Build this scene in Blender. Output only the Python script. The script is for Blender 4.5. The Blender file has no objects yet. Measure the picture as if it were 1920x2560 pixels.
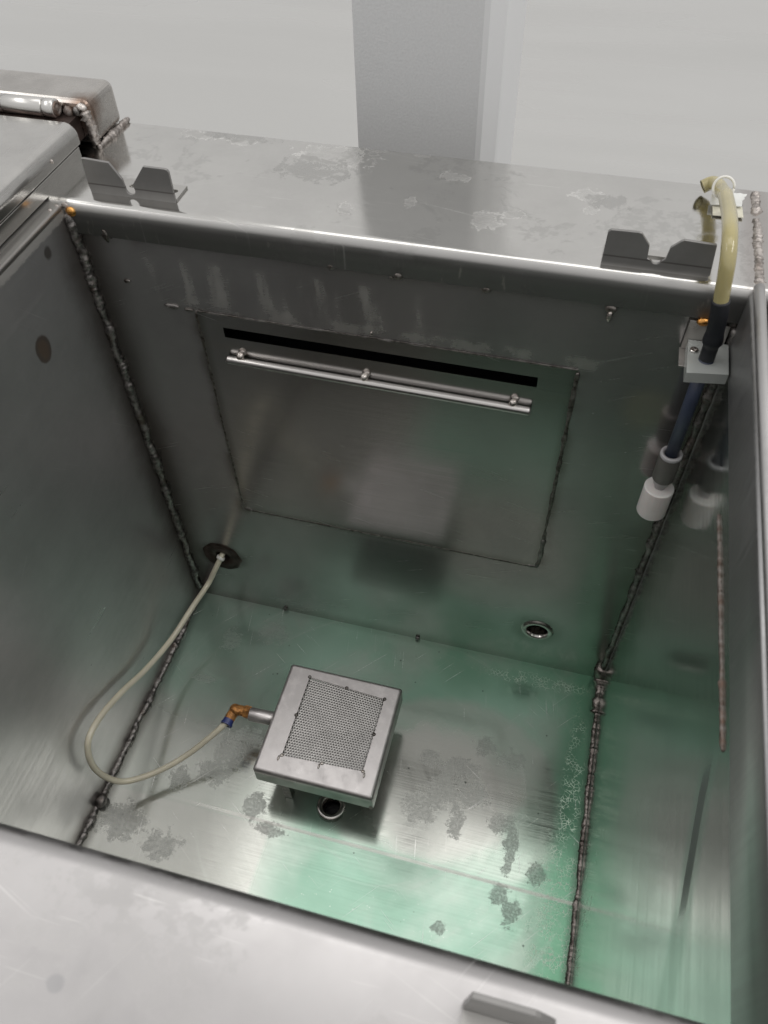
import bpy, bmesh, math, random
from mathutils import Vector, Matrix
from mathutils import noise as mnoise

S = bpy.context.scene
COL = S.collection
R = math.radians
# ------------------------------------------------------------------ dimensions (metres)
W, D, H, T = 0.70, 0.60, 0.747, 0.179          # clear inside width, depth, rim height, far rim width

# ------------------------------------------------------------------ camera
cam = bpy.data.cameras.new('camera'); cam_o = bpy.data.objects.new('camera', cam); COL.objects.link(cam_o)
Rw = ((0.96679582, 0.25464935, -0.0214372), (0.18422942, -0.75265468, -0.63211585), (-0.1771027, 0.6071776, -0.7745773))
M = Matrix((( Rw[0][0], -Rw[1][0], -Rw[2][0]), (Rw[0][1], -Rw[1][1], -Rw[2][1]), (Rw[0][2], -Rw[1][2], -Rw[2][2])))
cam_o.matrix_world = Matrix.Translation((0.543704, -0.686756, 1.199610)) @ M.to_4x4()
cam.sensor_fit = 'VERTICAL'; cam.sensor_height = 24.0; cam.lens = 2030.46 / 2560 * 24
cam.clip_start = 0.01; cam.clip_end = 60
cam.dof.use_dof = True; cam.dof.focus_distance = 1.12; cam.dof.aperture_fstop = 8.5
S.camera = cam_o

# ------------------------------------------------------------------ room light
wd = bpy.data.worlds.new('World'); S.world = wd; wd.use_nodes = True
wt = wd.node_tree; wt.nodes.clear()
def wn(t): return wt.nodes.new(t)
w_out = wn('ShaderNodeOutputWorld'); w_bg = wn('ShaderNodeBackground'); w_tc = wn('ShaderNodeTexCoord')
w_sep = wn('ShaderNodeSeparateXYZ'); w_mr = wn('ShaderNodeMapRange'); w_mr.interpolation_type = 'SMOOTHSTEP'
w_mr.inputs['From Min'].default_value = 0.15; w_mr.inputs['From Max'].default_value = 0.95
w_mr.inputs['To Min'].default_value = 0.70; w_mr.inputs['To Max'].default_value = 0.84
wt.links.new(w_tc.outputs['Generated'], w_sep.inputs[0]); wt.links.new(w_sep.outputs['Z'], w_mr.inputs['Value'])
wt.links.new(w_mr.outputs[0], w_bg.inputs['Strength'])
w_bg.inputs['Color'].default_value = (1.0, 0.99, 0.98, 1)
wt.links.new(w_bg.outputs[0], w_out.inputs[0])

def lamp(name, loc, rot, sx, sy, power, col=(1.0, 0.98, 0.96)):
    l = bpy.data.lights.new(name, 'AREA'); l.shape = 'RECTANGLE'; l.size = sx; l.size_y = sy
    l.energy = power; l.color = col
    o = bpy.data.objects.new(name, l); o.location = loc; o.rotation_euler = rot; COL.objects.link(o); return o
lamp('ceiling_light', (0.38, 0.26, 2.95), (0, 0, 0), 1.90, 0.90, 8.0)
lamp('ceiling_light', (-1.75, -0.45, 2.95), (0, 0, 0), 0.60, 2.0, 15)
lamp('ceiling_light', (2.15, -0.20, 2.95), (0, 0, 0), 0.60, 2.0, 26)

S.view_settings.view_transform = 'Standard'; S.view_settings.look = 'None'
S.view_settings.exposure = 0.0; S.view_settings.gamma = 1.0; S.view_settings.use_curve_mapping = False
S.render.engine = 'CYCLES'
cy = S.cycles
cy.max_bounces = 14; cy.glossy_bounces = 12; cy.diffuse_bounces = 5; cy.transmission_bounces = 8
cy.sample_clamp_indirect = 6.0; cy.caustics_reflective = True; cy.blur_glossy = 0.3

# ------------------------------------------------------------------ node helper
class NT:
    def __init__(s, name):
        s.m = bpy.data.materials.new(name); s.m.use_nodes = True
        s.t = s.m.node_tree; s.t.nodes.clear()
        s.out = s.n('ShaderNodeOutputMaterial'); s.b = s.n('ShaderNodeBsdfPrincipled')
        s.t.links.new(s.b.outputs[0], s.out.inputs[0])
        s.tc = s.n('ShaderNodeTexCoord'); s.pos = s.tc.outputs['Object']
    def n(s, t): return s.t.nodes.new(t)
    def set(s, sock, v):
        if hasattr(v, 'is_output') or isinstance(v, bpy.types.NodeSocket): s.t.links.new(v, sock)
        else:
            if isinstance(v, tuple) and len(v) == 3 and sock.type == 'RGBA': v = v + (1,)
            sock.default_value = v
    def inp(s, **k):
        for a, v in k.items(): s.set(s.b.inputs[a.replace('_', ' ')], v)
        return s
    def m_(s, op, a, b=0.0, c=None, clamp=False):
        x = s.n('ShaderNodeMath'); x.operation = op; x.use_clamp = clamp
        s.set(x.inputs[0], a); s.set(x.inputs[1], b)
        if c is not None: s.set(x.inputs[2], c)
        return x.outputs[0]
    def add(s, a, b): return s.m_('ADD', a, b)
    def mul(s, a, b): return s.m_('MULTIPLY', a, b)
    def mx(s, a, b): return s.m_('MAXIMUM', a, b)
    def inv(s, a): return s.m_('SUBTRACT', 1.0, a)
    def mix(s, f, a, b):
        x = s.n('ShaderNodeMix'); x.data_type = 'RGBA'; x.clamp_factor = True
        s.set(x.inputs[0], f); s.set(x.inputs[6], a); s.set(x.inputs[7], b); return x.outputs[2]
    def mr(s, v, a, b, c=0.0, d=1.0, smooth=True):
        x = s.n('ShaderNodeMapRange'); x.interpolation_type = 'SMOOTHSTEP' if smooth else 'LINEAR'
        s.set(x.inputs[0], v); s.set(x.inputs[1], a); s.set(x.inputs[2], b); s.set(x.inputs[3], c); s.set(x.inputs[4], d)
        return x.outputs[0]
    def scaled(s, sc, off=(0, 0, 0), vec=None):
        x = s.n('ShaderNodeMapping'); s.set(x.inputs['Vector'], vec or s.pos)
        x.inputs['Scale'].default_value = sc; x.inputs['Location'].default_value = off; return x.outputs[0]
    def noise(s, scale=1.0, detail=3.0, rough=0.55, vec=None, dist=0.0):
        x = s.n('ShaderNodeTexNoise'); s.set(x.inputs['Vector'], vec or s.pos)
        x.inputs['Scale'].default_value = scale; x.inputs['Detail'].default_value = detail
        x.inputs['Roughness'].default_value = rough; x.inputs['Distortion'].default_value = dist
        return x.outputs[0]
    def vor(s, scale, feat='DISTANCE_TO_EDGE', vec=None, rnd=1.0):
        x = s.n('ShaderNodeTexVoronoi'); x.feature = feat; s.set(x.inputs['Vector'], vec or s.pos)
        x.inputs['Scale'].default_value = scale; x.inputs['Randomness'].default_value = rnd
        return x.outputs[0]
    def xyz(s):
        x = s.n('ShaderNodeSeparateXYZ'); s.set(x.inputs[0], s.pos); return x.outputs
    def blob(s, c, r, nz=None, amp=0.0, soft=0.25, ax=None):
        """soft-edged ellipse mask round c with radii r; nz (0..1 noise) tears its edge"""
        v = s.pos
        a = s.n('ShaderNodeVectorMath'); a.operation = 'SUBTRACT'; s.set(a.inputs[0], v); a.inputs[1].default_value = c
        b = s.n('ShaderNodeVectorMath'); b.operation = 'DIVIDE'; s.set(b.inputs[0], a.outputs[0]); b.inputs[1].default_value = r
        l = s.n('ShaderNodeVectorMath'); l.operation = 'LENGTH'; s.set(l.inputs[0], b.outputs[0])
        d = l.outputs['Value']
        if nz is not None: d = s.m_('MULTIPLY_ADD', s.m_('SUBTRACT', nz, 0.5), amp * 2, d)
        return s.mr(d, 1.0 - soft, 1.0 + soft, 1.0, 0.0)
    def anyof(s, ms):
        o = ms[0]
        for k in ms[1:]: o = s.mx(o, k)
        return o
    def bump(s, h, strength=0.2, dist=0.001, normal=None):
        x = s.n('ShaderNodeBump'); x.inputs['Strength'].default_value = strength; x.inputs['Distance'].default_value = dist
        s.set(x.inputs['Height'], h)
        if normal is not None: s.set(x.inputs['Normal'], normal)
        return x.outputs[0]

BIG = 1e3
def simple(name, col, rough=0.5, metal=0.0, var=0.12, sc=60, bump=0.0, bsc=250, **kw):
    t = NT(name); n1 = t.noise(sc, 4)
    dark = tuple(c * (1 - var) for c in col); lite = tuple(min(1, c * (1 + var)) for c in col)
    t.inp(Base_Color=t.mix(t.mr(n1, .3, .7), dark, lite), Metallic=metal)
    t.inp(Roughness=t.mr(t.noise(sc * .6, 3), .3, .7, max(0.02, rough - .07), rough + .07))
    if bump: t.inp(Normal=t.bump(t.noise(bsc, 3), bump, 0.0006))
    for k, v in kw.items(): t.inp(**{k: v})
    return t.m

def steel(name, col=(0.50, 0.49, 0.47), rough=0.24, brush=(3, 3, 260), wave=0.0, wsc=5.0, grime=0.35, mottle=9.0, bs=.02):
    """brushed stainless sheet; returns the NT and its colour / roughness sockets to stain further"""
    t = NT(name)
    br = t.noise(1.0, 4, .6, vec=t.scaled(brush))
    big = t.noise(mottle, 5, .6); mid = t.noise(mottle * 6, 4, .6)
    c = t.mix(t.mul(t.mr(big, .35, .72), grime), col, tuple(k * .62 for k in col))
    c = t.mix(t.mul(t.mr(mid, .5, .8), grime * .5), c, tuple(min(1, k * 1.18) for k in col))
    r = t.mr(br, .25, .75, rough - .05, rough + .06)
    r = t.m_('MULTIPLY_ADD', t.m_('SUBTRACT', big, .5), .16, r)
    nrm = t.bump(br, bs, 0.0003)
    if wave: nrm = t.bump(t.noise(wsc, 2, .4), wave, 0.012, nrm)
    t.inp(Metallic=1.0, Normal=nrm)
    t.c, t.r, t.br, t.big, t.mid = c, r, br, big, mid
    return t
def scratch(t, axis, degs, w=.28, long=9, fine=620):
    """a few families of hair-thin handling scratches lying in the sheet whose normal is axis"""
    for k, d in enumerate(degs):
        m1 = t.n('ShaderNodeMapping'); t.set(m1.inputs['Vector'], t.pos)
        rot = [0, 0, 0]; rot['xyz'.index(axis)] = R(d); m1.inputs['Rotation'].default_value = rot
        m1.inputs['Location'].default_value = (k * 3.1, k * 1.7, k * 2.3)
        sc = {'x': (1, long, fine), 'y': (long, 1, fine), 'z': (long, fine, 1)}[axis]
        q = t.noise(1.0, 1, .5, vec=t.scaled(sc, vec=m1.outputs[0]))
        p = t.mul(t.mr(q, .70, .76), t.mr(t.noise(7 + 2 * k, 2), .45, .62))
        t.c = t.mix(t.mul(p, w), t.c, (.82, .81, .79)); t.r = t.m_('MULTIPLY_ADD', p, .12, t.r)
def done(t, metal=None):
    t.inp(Base_Color=t.c, Roughness=t.r)
    if metal is not None: t.inp(Metallic=metal)
    return t.m

MAT = {}
# far wall: dark brushed sheet, pale wiped drips under the rim, heat tint and painted dark reflections round the welds, green wash low down
t = steel('far_wall_steel', (0.46, 0.45, 0.445), 0.18, (4, 4, 800), wave=0.05, grime=0.45, bs=.05)
X, Y, Z = t.xyz()
drip = t.noise(1.0, 3, .5, vec=t.scaled((34, 1, 9)))
dm = t.mul(t.mr(drip, .46, .68), t.mul(t.mr(Z, .62, .655), t.mr(Z, .70, .685)))
dm = t.mul(dm, t.mul(t.mr(X, .04, .12), t.mr(X, .44, .36)))
t.c = t.mix(t.mul(dm, .55), t.c, (.80, .78, .75)); t.r = t.m_('MULTIPLY_ADD', dm, .18, t.r)
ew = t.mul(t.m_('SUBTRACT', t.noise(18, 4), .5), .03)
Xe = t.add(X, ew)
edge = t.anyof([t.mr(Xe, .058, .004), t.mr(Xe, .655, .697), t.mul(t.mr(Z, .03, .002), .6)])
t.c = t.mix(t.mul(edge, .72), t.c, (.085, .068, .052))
nz = t.noise(28, 4)
pb = t.anyof([t.blob((.065, 0, .128), (.040, BIG, .034), nz, .25, .25), t.blob((.584, 0, .105), (.036, BIG, .036), nz, .2, .4)])
t.c = t.mix(t.mul(pb, .6), t.c, (.07, .05, .042))
tan = t.anyof([t.blob((.640, 0, .585), (.022, BIG, .028), nz, .5, .5), t.blob((.668, 0, .712), (.014, BIG, .010), nz, .3, .5)])  # first patch is a reflection painted in tan
t.c = t.mix(t.mul(tan, .40), t.c, (.66, .56, .44))
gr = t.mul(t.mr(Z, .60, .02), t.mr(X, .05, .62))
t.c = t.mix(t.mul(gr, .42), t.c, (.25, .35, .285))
hal = t.anyof([t.mul(t.mr(t.m_('ABSOLUTE', t.m_('SUBTRACT', X, .127)), .018, .002), t.mul(t.mr(Z, .25, .27), t.mr(Z, .65, .63))),
               t.mul(t.mr(t.m_('ABSOLUTE', t.m_('SUBTRACT', X, .5635)), .016, .002), t.mul(t.mr(Z, .25, .27), t.mr(Z, .65, .63))),
               t.mul(t.mr(t.m_('ABSOLUTE', t.m_('SUBTRACT', Z, .268)), .010, .001), t.mul(t.mr(X, .115, .13), t.mr(X, .575, .56)))])
hal = t.mul(hal, t.mr(t.noise(19, 4), .38, .60))
t.c = t.mix(t.mul(hal, .6), t.c, (.13, .11, .09))
hz = t.mul(t.mul(t.mr(t.m_('ABSOLUTE', t.m_('SUBTRACT', Z, .634)), .014, .002), t.mul(t.mr(X, .10, .13), t.mr(X, .60, .57))), t.mr(t.noise(24, 5), .46, .60))
t.c = t.mix(t.mul(hz, .5), t.c, (.66, .64, .61)); t.r = t.m_('MULTIPLY_ADD', hz, .15, t.r)
scratch(t, 'y', (4, 24), .3)
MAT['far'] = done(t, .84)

# access panel (same sheet, a little cleaner)
t = steel('panel_steel', (0.53, 0.52, 0.515), 0.18, (4, 4, 800), wave=0.04, grime=0.25, bs=.05)
X, Y, Z = t.xyz()
e = t.anyof([t.mr(X, .140, .126), t.mr(X, .552, .565), t.mr(Z, .282, .268)])
t.c = t.mix(t.mul(e, .5), t.c, (.12, .10, .08))
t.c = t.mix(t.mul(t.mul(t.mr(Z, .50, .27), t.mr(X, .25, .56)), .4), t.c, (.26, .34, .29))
ht = t.mul(t.mr(Z, .570, .580), t.mr(Z, .592, .582))
t.c = t.mix(t.mul(ht, .14), t.c, (.60, .53, .46))
scratch(t, 'y', (2, -16), .3)
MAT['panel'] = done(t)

# left wall
t = steel('left_wall_steel', (0.46, 0.455, 0.455), 0.33, (2, 2, 160), wave=0.04, grime=0.35)
X, Y, Z = t.xyz(); nz = t.noise(60, 4)
ring = t.blob((0, -.114, .638), (BIG, .0125, .0165), nz, .15, .12)
ring2 = t.blob((0, -.114, .638), (BIG, .008, .0115), nz, .5, .25)
t.c = t.mix(t.mul(ring, .75), t.c, (.10, .058, .036)); t.c = t.mix(t.mul(ring2, .4), t.c, (.28, .19, .13))
sp = t.anyof([t.blob((0, -.052, .717), (BIG, .006, .007), nz, .4, .3)])
t.c = t.mix(t.mul(sp, .7), t.c, (.06, .045, .035))
ew = t.mul(t.m_('SUBTRACT', t.noise(18, 4), .5), .03)
edge = t.anyof([t.mr(t.add(Y, ew), -.055, -.003), t.mul(t.mr(t.add(Z, ew), .05, .004), .8)])  # dark weld border: heat tint plus painted dark reflection
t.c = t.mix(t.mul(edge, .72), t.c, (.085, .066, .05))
br2 = t.mul(t.mr(t.m_('MULTIPLY_ADD', t.m_('SUBTRACT', t.noise(120, 5, .7), .5), .012, Z), .729, .732), 1.0)
t.c = t.mix(t.mul(br2, .75), t.c, (.62, .60, .57)); t.r = t.m_('MULTIPLY_ADD', br2, .18, t.r)
scratch(t, 'x', (50, -35), .22)
MAT['left'] = done(t, .78)

# right wall: the shiniest sheet, slightly wavy
t = steel('right_wall_steel', (0.46, 0.475, 0.46), 0.14, (3, 3, 120), wave=0.11, wsc=7.0, grime=0.28)
X, Y, Z = t.xyz(); nz = t.noise(45, 4)
t.r = t.m_('MULTIPLY_ADD', t.mr(Y, -.15, -.5), .06, t.m_('SUBTRACT', t.r, .02))
t.c = t.mix(t.mul(t.anyof([t.mr(Y, -.028, -.003), t.mr(Z, .03, .003)]), .75), t.c, (.07, .055, .045))  # heat tint and dark reflections painted along the welded joints
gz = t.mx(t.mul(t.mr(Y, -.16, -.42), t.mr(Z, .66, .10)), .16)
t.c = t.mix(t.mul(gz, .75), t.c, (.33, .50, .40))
# spear-shaped reflection painted dark with a green band, below the short weld
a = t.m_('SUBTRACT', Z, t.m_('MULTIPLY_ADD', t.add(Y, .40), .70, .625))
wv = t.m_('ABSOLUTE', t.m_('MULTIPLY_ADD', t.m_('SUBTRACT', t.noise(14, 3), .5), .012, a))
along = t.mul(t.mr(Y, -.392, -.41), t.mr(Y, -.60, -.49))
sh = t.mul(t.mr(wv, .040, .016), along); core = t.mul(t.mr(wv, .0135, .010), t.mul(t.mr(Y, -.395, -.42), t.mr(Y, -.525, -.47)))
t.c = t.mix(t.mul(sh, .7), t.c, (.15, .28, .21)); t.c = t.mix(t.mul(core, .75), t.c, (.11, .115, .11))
ck = t.mr(t.vor(1.0, vec=t.scaled((60, 95, 26))), .10, .02)
cm = t.mul(t.mul(t.mr(Z, .20, .05), t.mr(Y, -.22, -.36)), t.mr(t.noise(26, 4), .46, .66))
ckm = t.mul(ck, cm)
t.c = t.mix(t.mul(ckm, .8), t.c, (.62, .68, .58)); t.r = t.m_('MULTIPLY_ADD', ckm, .3, t.r)
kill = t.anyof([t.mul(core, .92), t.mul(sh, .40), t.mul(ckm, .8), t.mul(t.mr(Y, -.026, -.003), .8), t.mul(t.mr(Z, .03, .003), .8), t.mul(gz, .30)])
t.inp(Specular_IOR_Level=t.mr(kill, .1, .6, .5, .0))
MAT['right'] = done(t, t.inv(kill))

# near wall
t = steel('near_wall_steel', (0.42, 0.41, 0.39), 0.26, (3, 3, 160), wave=0.05)
MAT['near'] = done(t)

# floor: dried green residue round the edge, wiped paler oval, torn grey patches, crazed film on the right
t = steel('floor_steel', (0.53, 0.525, 0.49), 0.15, (4, 500, 3), wave=0.022, wsc=6, grime=0.25, mottle=7, bs=.003)
X, Y, Z = t.xyz(); nz = t.noise(14, 5, .6); nf = t.noise(150, 5, .65)
oval = t.blob((.490, -.245, 0), (.172, .150, BIG), nz, .10, .07)
oval2 = t.blob((.480, -.245, 0), (.135, .115, BIG), nz, .35, .35)
lowleft = t.mul(t.mul(t.mr(X, .33, .24), t.mr(Y, -.16, -.26)), .85)
neargrey = t.mul(t.mr(X, .275, .255), t.mr(Y, -.345, -.36))  # near left part of the floor kept grey instead of green
strip = t.mr(Y, -.340, -.356)
clean = t.mx(t.mul(t.mx(t.mul(oval, .55), oval2), t.inv(t.mul(strip, .75))), t.mx(lowleft, neargrey))
green = t.mul(t.inv(clean), t.mx(t.mr(t.noise(6, 5, .6), .34, .62, .55, 1.0), t.mr(X, .60, .67)))
rightedge = t.mul(t.mr(X, .60, .69), t.mr(Y, -.01, -.06))
gcol = t.mix(t.mr(t.noise(5, 4), .35, .65), (.20, .42, .295), (.31, .55, .42))
gcol = t.mix(t.mul(t.mr(X, .60, .685), .75), gcol, (.06, .33, .16))
gcol = t.mix(t.mul(t.mul(t.mr(Y, -.10, -.008), t.mr(X, .15, .5)), .7), gcol, (.05, .25, .125))
gcol = t.mix(t.mul(t.mr(X, .36, .10), .55), gcol, (.225, .29, .245))
t.c = t.mix(t.mul(green, .92), t.c, gcol)
t.c = t.mix(.16, t.c, (.42, .50, .44))
# wiping arcs
d = t.n('ShaderNodeVectorMath'); d.operation = 'DISTANCE'; t.set(d.inputs[0], t.pos); d.inputs[1].default_value = (.40, -.26, 0)
arc = t.noise(1.0, 4, .65, vec=t.scaled((9, 9, 9)))
swirl = t.noise(140, 2, .5, vec=None) if False else None
cb = t.n('ShaderNodeCombineXYZ'); t.set(cb.inputs[0], t.mul(d.outputs['Value'], 90)); t.set(cb.inputs[1], t.mul(X, 3.0)); t.set(cb.inputs[2], t.mul(Y, 3.0))
sw = t.noise(1.0, 4, .6, vec=cb.outputs[0])
t.c = t.mix(t.mul(t.mr(sw, .55, .80), .35), t.c, (.56, .60, .55)); t.r = t.m_('MULTIPLY_ADD', t.m_('SUBTRACT', sw, .5), .12, t.r)
spots = [(.494, -.240, .020, .021), (.465, -.275, .021, .018), (.508, -.202, .026, .012), (.540, -.161, .013, .012), (.584, -.171, .016, .011),
         (.535, -.237, .019, .015), (.585, -.269, .016, .011), (.518, -.283, .009, .020), (.601, -.314, .006, .024), (.598, -.363, .013, .010),
         (.615, -.385, .010, .013), (.641, -.325, .010, .012), (.526, -.426, .008, .007), (.089, -.078, .011, .017), (.152, -.048, .018, .018),
         (.075, -.157, .016, .005), (.160, -.268, .018, .021), (.148, -.300, .021, .014), (.101, -.320, .013, .014), (.230, -.333, .015, .016),
         (.045, -.403, .026, .020), (.182, -.234, .018, .012), (.60, -.29, .008, .02), (.26, -.36, .018, .008), (.115, -.42, .022, .016), (.46, -.20, .012, .010)]
torn = t.noise(60, 9, .78)
sm = t.anyof([t.blob((a, b, 0), (c * 1.2, e * 1.2, BIG), torn, 2.3, .10) for a, b, c, e in spots])
sm = t.mul(sm, t.mr(t.noise(260, 5, .75), .40, .58, .5, 1.0))
t.c = t.mix(t.mul(sm, .45), t.c, (.19, .195, .185)); t.r = t.m_('MULTIPLY_ADD', sm, .16, t.r)
# crazed film
ck = t.mr(t.vor(190), .075, .015)
cz = t.anyof([t.blob((.676, -.40, 0), (.034, .16, BIG), nz, .5, .4), t.blob((.676, -.20, 0), (.016, .11, BIG), nz, .6, .4), t.blob((.60, -.03, 0), (.07, .012, BIG), nz, .5, .5)])
ckm = t.mul(ck, t.mul(cz, t.mr(t.noise(55, 4), .40, .56)))
t.c = t.mix(t.mul(ckm, .80), t.c, (.66, .74, .64)); t.r = t.m_('MULTIPLY_ADD', ckm, .3, t.r)
# crystal specks and dark grit
sk = t.mul(t.mr(t.vor(230, 'F1'), .20, .12), t.mr(t.noise(90, 2), .56, .66))
skm = t.mul(sk, t.anyof([t.blob((.45, -.44, 0), (.15, .075, BIG), nz, .8, .5), cz, t.blob((.45, -.03, 0), (.25, .02, BIG), nz, .6, .5)]))
t.c = t.mix(t.mul(skm, .8), t.c, (.72, .80, .72))
gk = t.mul(t.mr(t.vor(48, 'F1'), .085, .055), t.mr(t.noise(31, 2), .52, .60))
t.c = t.mix(t.mul(gk, .8), t.c, (.04, .055, .045))
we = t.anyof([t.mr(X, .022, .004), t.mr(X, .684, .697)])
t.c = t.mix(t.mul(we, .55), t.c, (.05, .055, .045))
fl = t.mul(t.mr(t.m_('ABSOLUTE', t.add(Y, .3515)), .0035, .0008), t.mr(X, .06, .25))  # highlight along the fold, painted as a paler line
t.c = t.mix(t.mul(fl, .6), t.c, (.74, .72, .68)); t.r = t.m_('MULTIPLY_ADD', fl, .18, t.r)
scratch(t, 'z', (35, -48, 80), .4, 12, 480)
MAT['floor'] = done(t, t.mul(t.mr(green, 0, 1, .78, .50), t.inv(t.mul(sm, .35))))

# rim flanges: wiped, semi-gloss, white dried splashes, on the near one also painted light streaks
def rimmat(name, splashes, rough, col=(.60, .592, .572), brush=(4, 900, 4), fw=.30):
    t = steel(name, col, rough, brush, wave=0.012, wsc=9, grime=0.22, mottle=11, bs=.11)
    tn = t.noise(70, 6, .7); tn2 = t.noise(60, 6, .72)
    ms = [t.blob((a, b, H), (c * .8, e * .8, BIG), tn2, 2.0, .08) for a, b, c, e in splashes]
    rim_l = [t.blob((a, b, H), (c * .66, e * .66, BIG), tn2, 2.0, .08) for a, b, c, e in splashes]
    s = t.anyof(ms); inn = t.anyof(rim_l)
    lines = t.mul(s, t.inv(t.mul(inn, .8)))
    t.c = t.mix(t.mul(lines, t.mr(tn, .38, .55, .05, .6)), t.c, (.90, .89, .86))
    t.r = t.m_('MULTIPLY_ADD', s, .16, t.r)
    film = t.mul(t.mr(t.noise(10, 6, .7, dist=.6), .54, .58), t.mr(tn, .42, .52))
    t.c = t.mix(t.mul(film, fw), t.c, (.36, .36, .345)); t.r = t.m_('MULTIPLY_ADD', film, .10, t.r)
    sc = t.mr(t.noise(1.0, 2, .5, vec=t.scaled((16, 420, 1))), .68, .74)
    t.c = t.mix(t.mul(sc, .22), t.c, (.84, .83, .80))
    return t
t = rimmat('far_rim_steel', [(.250, .160, .026, .016), (.394, .135, .022, .010), (.361, .075, .007, .014), (.443, .058, .020, .020), (.353, .174, .013, .006), (.26, .15, .05, .03),
             (.300, .172, .014, .005), (.540, .130, .020, .016), (.545, .098, .010, .010), (.470, .075, .012, .010), (.30, .05, .010, .012), (.085, .165, .03, .012), (.143, .160, .02, .010)], .12)
X, Y, Z = t.xyz(); nz = t.noise(26, 4)
pm = t.anyof([t.blob((.244, .118, H), (.040, .022, BIG), t.noise(60, 7, .75), 2.0, .08), t.blob((.13, .168, H), (.04, .010, BIG), t.noise(70, 7, .75), 2.0, .1), t.blob((.56, .12, H), (.02, .012, BIG), t.noise(60, 7, .75), 2.2, .1)])
t.c = t.mix(t.mul(pm, .34), t.c, (.27, .27, .26)); t.r = t.m_('MULTIPLY_ADD', pm, .12, t.r)
wt_ = t.mul(t.mr(t.m_('ABSOLUTE', t.m_('SUBTRACT', X, .706)), .024, .006), t.mr(Y, -.02, .02))
t.c = t.mix(t.mul(wt_, .40), t.c, (.30, .255, .235))
lipm = t.mr(Z, H - .006, H - .014); nose = t.mr(Z, H + .0002, H - .0010); t.r = t.m_('MULTIPLY_ADD', nose, .30, t.r); t.c = t.mix(t.mul(nose, .6), t.c, (.36, .355, .35))  # nose coloured darker to dull its highlight
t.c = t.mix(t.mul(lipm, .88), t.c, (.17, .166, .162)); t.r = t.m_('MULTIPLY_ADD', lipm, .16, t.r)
lst = t.mul(lipm, t.mr(t.noise(1.0, 4, .65, vec=t.scaled((70, 1, 20))), .60, .72))
t.c = t.mix(t.mul(lst, .35), t.c, (.70, .67, .60))
scratch(t, 'z', (12, -30), .3)
MAT['rim_far'] = done(t)
t = rimmat('near_rim_steel', [(.10, -.69, .02, .02), (.20, -.74, .004, .08), (.16, -.68, .006, .05)], .34, (.50, .487, .484), (30, 30, 30), .13)  # the two long thin marks are tube-light reflections painted white
tn = t.noise(34, 5, .65)
dk = t.anyof([t.blob((a, b, H), (c, c * .8, BIG), tn, .8, .2) for a, b, c in [(.17, -.627, .005), (.08, -.64, .003), (.24, -.632, .010), (.30, -.685, .005), (.29, -.72, .004), (.36, -.66, .005), (.44, -.68, .006), (.33, -.75, .006), (.115, -.652, .004)]])
t.c = t.mix(t.mul(dk, .40), t.c, (.33, .33, .34))
scratch(t, 'z', (20, -60), .3)
MAT['rim_near'] = done(t)
t = steel('lid_steel', (.56, .55, .53), .22, (260, 3, 3), wave=0.02, grime=0.35, mottle=14); MAT['lid'] = done(t)
t = steel('channel_steel', (.50, .48, .455), .26, (3, 160, 160), wave=0.02, grime=0.5, mottle=22)
X, Y, Z = t.xyz(); q = t.mul(t.anyof([t.blob((-.02, .105, H + .04), (.03, .03, .02), t.noise(60, 4), .5, .5)]), .8)
t.c = t.mix(q, t.c, (.17, .10, .065)); MAT['channel'] = done(t)
t = steel('tube_steel', (.52, .505, .49), .30, (3, 260, 260), grime=0.15); MAT['tube'] = done(t)
t = steel('bracket_steel', (.52, .51, .49), .34, (3, 200, 200), grime=0.3, mottle=30); MAT['bracket'] = done(t)
t = steel('outer_steel', (.42, .41, .39), .35, (3, 3, 160), grime=0.3); MAT['outer'] = done(t)
t = steel('brushed_edge_steel', (.60, .585, .56), .42, (200, 4, 200), grime=.2); MAT['brushed'] = done(t)
t = steel('lip_steel', (.42, .42, .42), .46, (3, 200, 3), grime=.2); MAT['lip'] = done(t)
t = steel('cradle_steel', (.27, .264, .256), .38, (3, 200, 200), grime=.3, mottle=30)
X, Y, Z = t.xyz(); ln = t.mr(t.m_('ABSOLUTE', t.m_('SUBTRACT', Z, .0122)), .0011, .0004); t.c = t.mix(t.mul(ln, .8), t.c, (.10, .09, .085)); MAT['cradle'] = done(t, .6)
t = steel('trim_steel', (.42, .415, .41), .48, (3, 90, 3), grime=0.2); MAT['trim'] = done(t)
t = steel('hinge_steel', (.62, .61, .59), .30, (3, 300, 300), grime=0.1)
X, Y, Z = t.xyz(); q = t.mul(t.mr(Z, H + .043, H + .034), t.mr(t.noise(22, 4), .45, .7)); t.c = t.mix(q, t.c, (.38, .19, .06)); MAT['hinge'] = done(t)
# diffuser box: frosted bead-blasted look with chalky film on the top
t = steel('box_steel', (.62, .595, .585), .33, (60, 60, 60), wave=0.0, grime=0.35, mottle=26)
X, Y, Z = t.xyz(); fl = t.mul(t.mr(t.noise(60, 6, .75), .50, .62), .55)
t.c = t.mix(fl, t.c, (.72, .69, .68)); t.r = t.m_('MULTIPLY_ADD', fl, .2, t.r)
t.c = t.mix(t.mul(t.mr(Z, -.006, -.014), .55), t.c, (.24, .36, .28))  # green floor reflection painted onto the turned-down sides
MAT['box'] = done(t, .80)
t = steel('screen_steel', (.66, .64, .62), .40, (40, 40, 40), grime=0.4, mottle=30); MAT['screen'] = done(t, .62)
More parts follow.
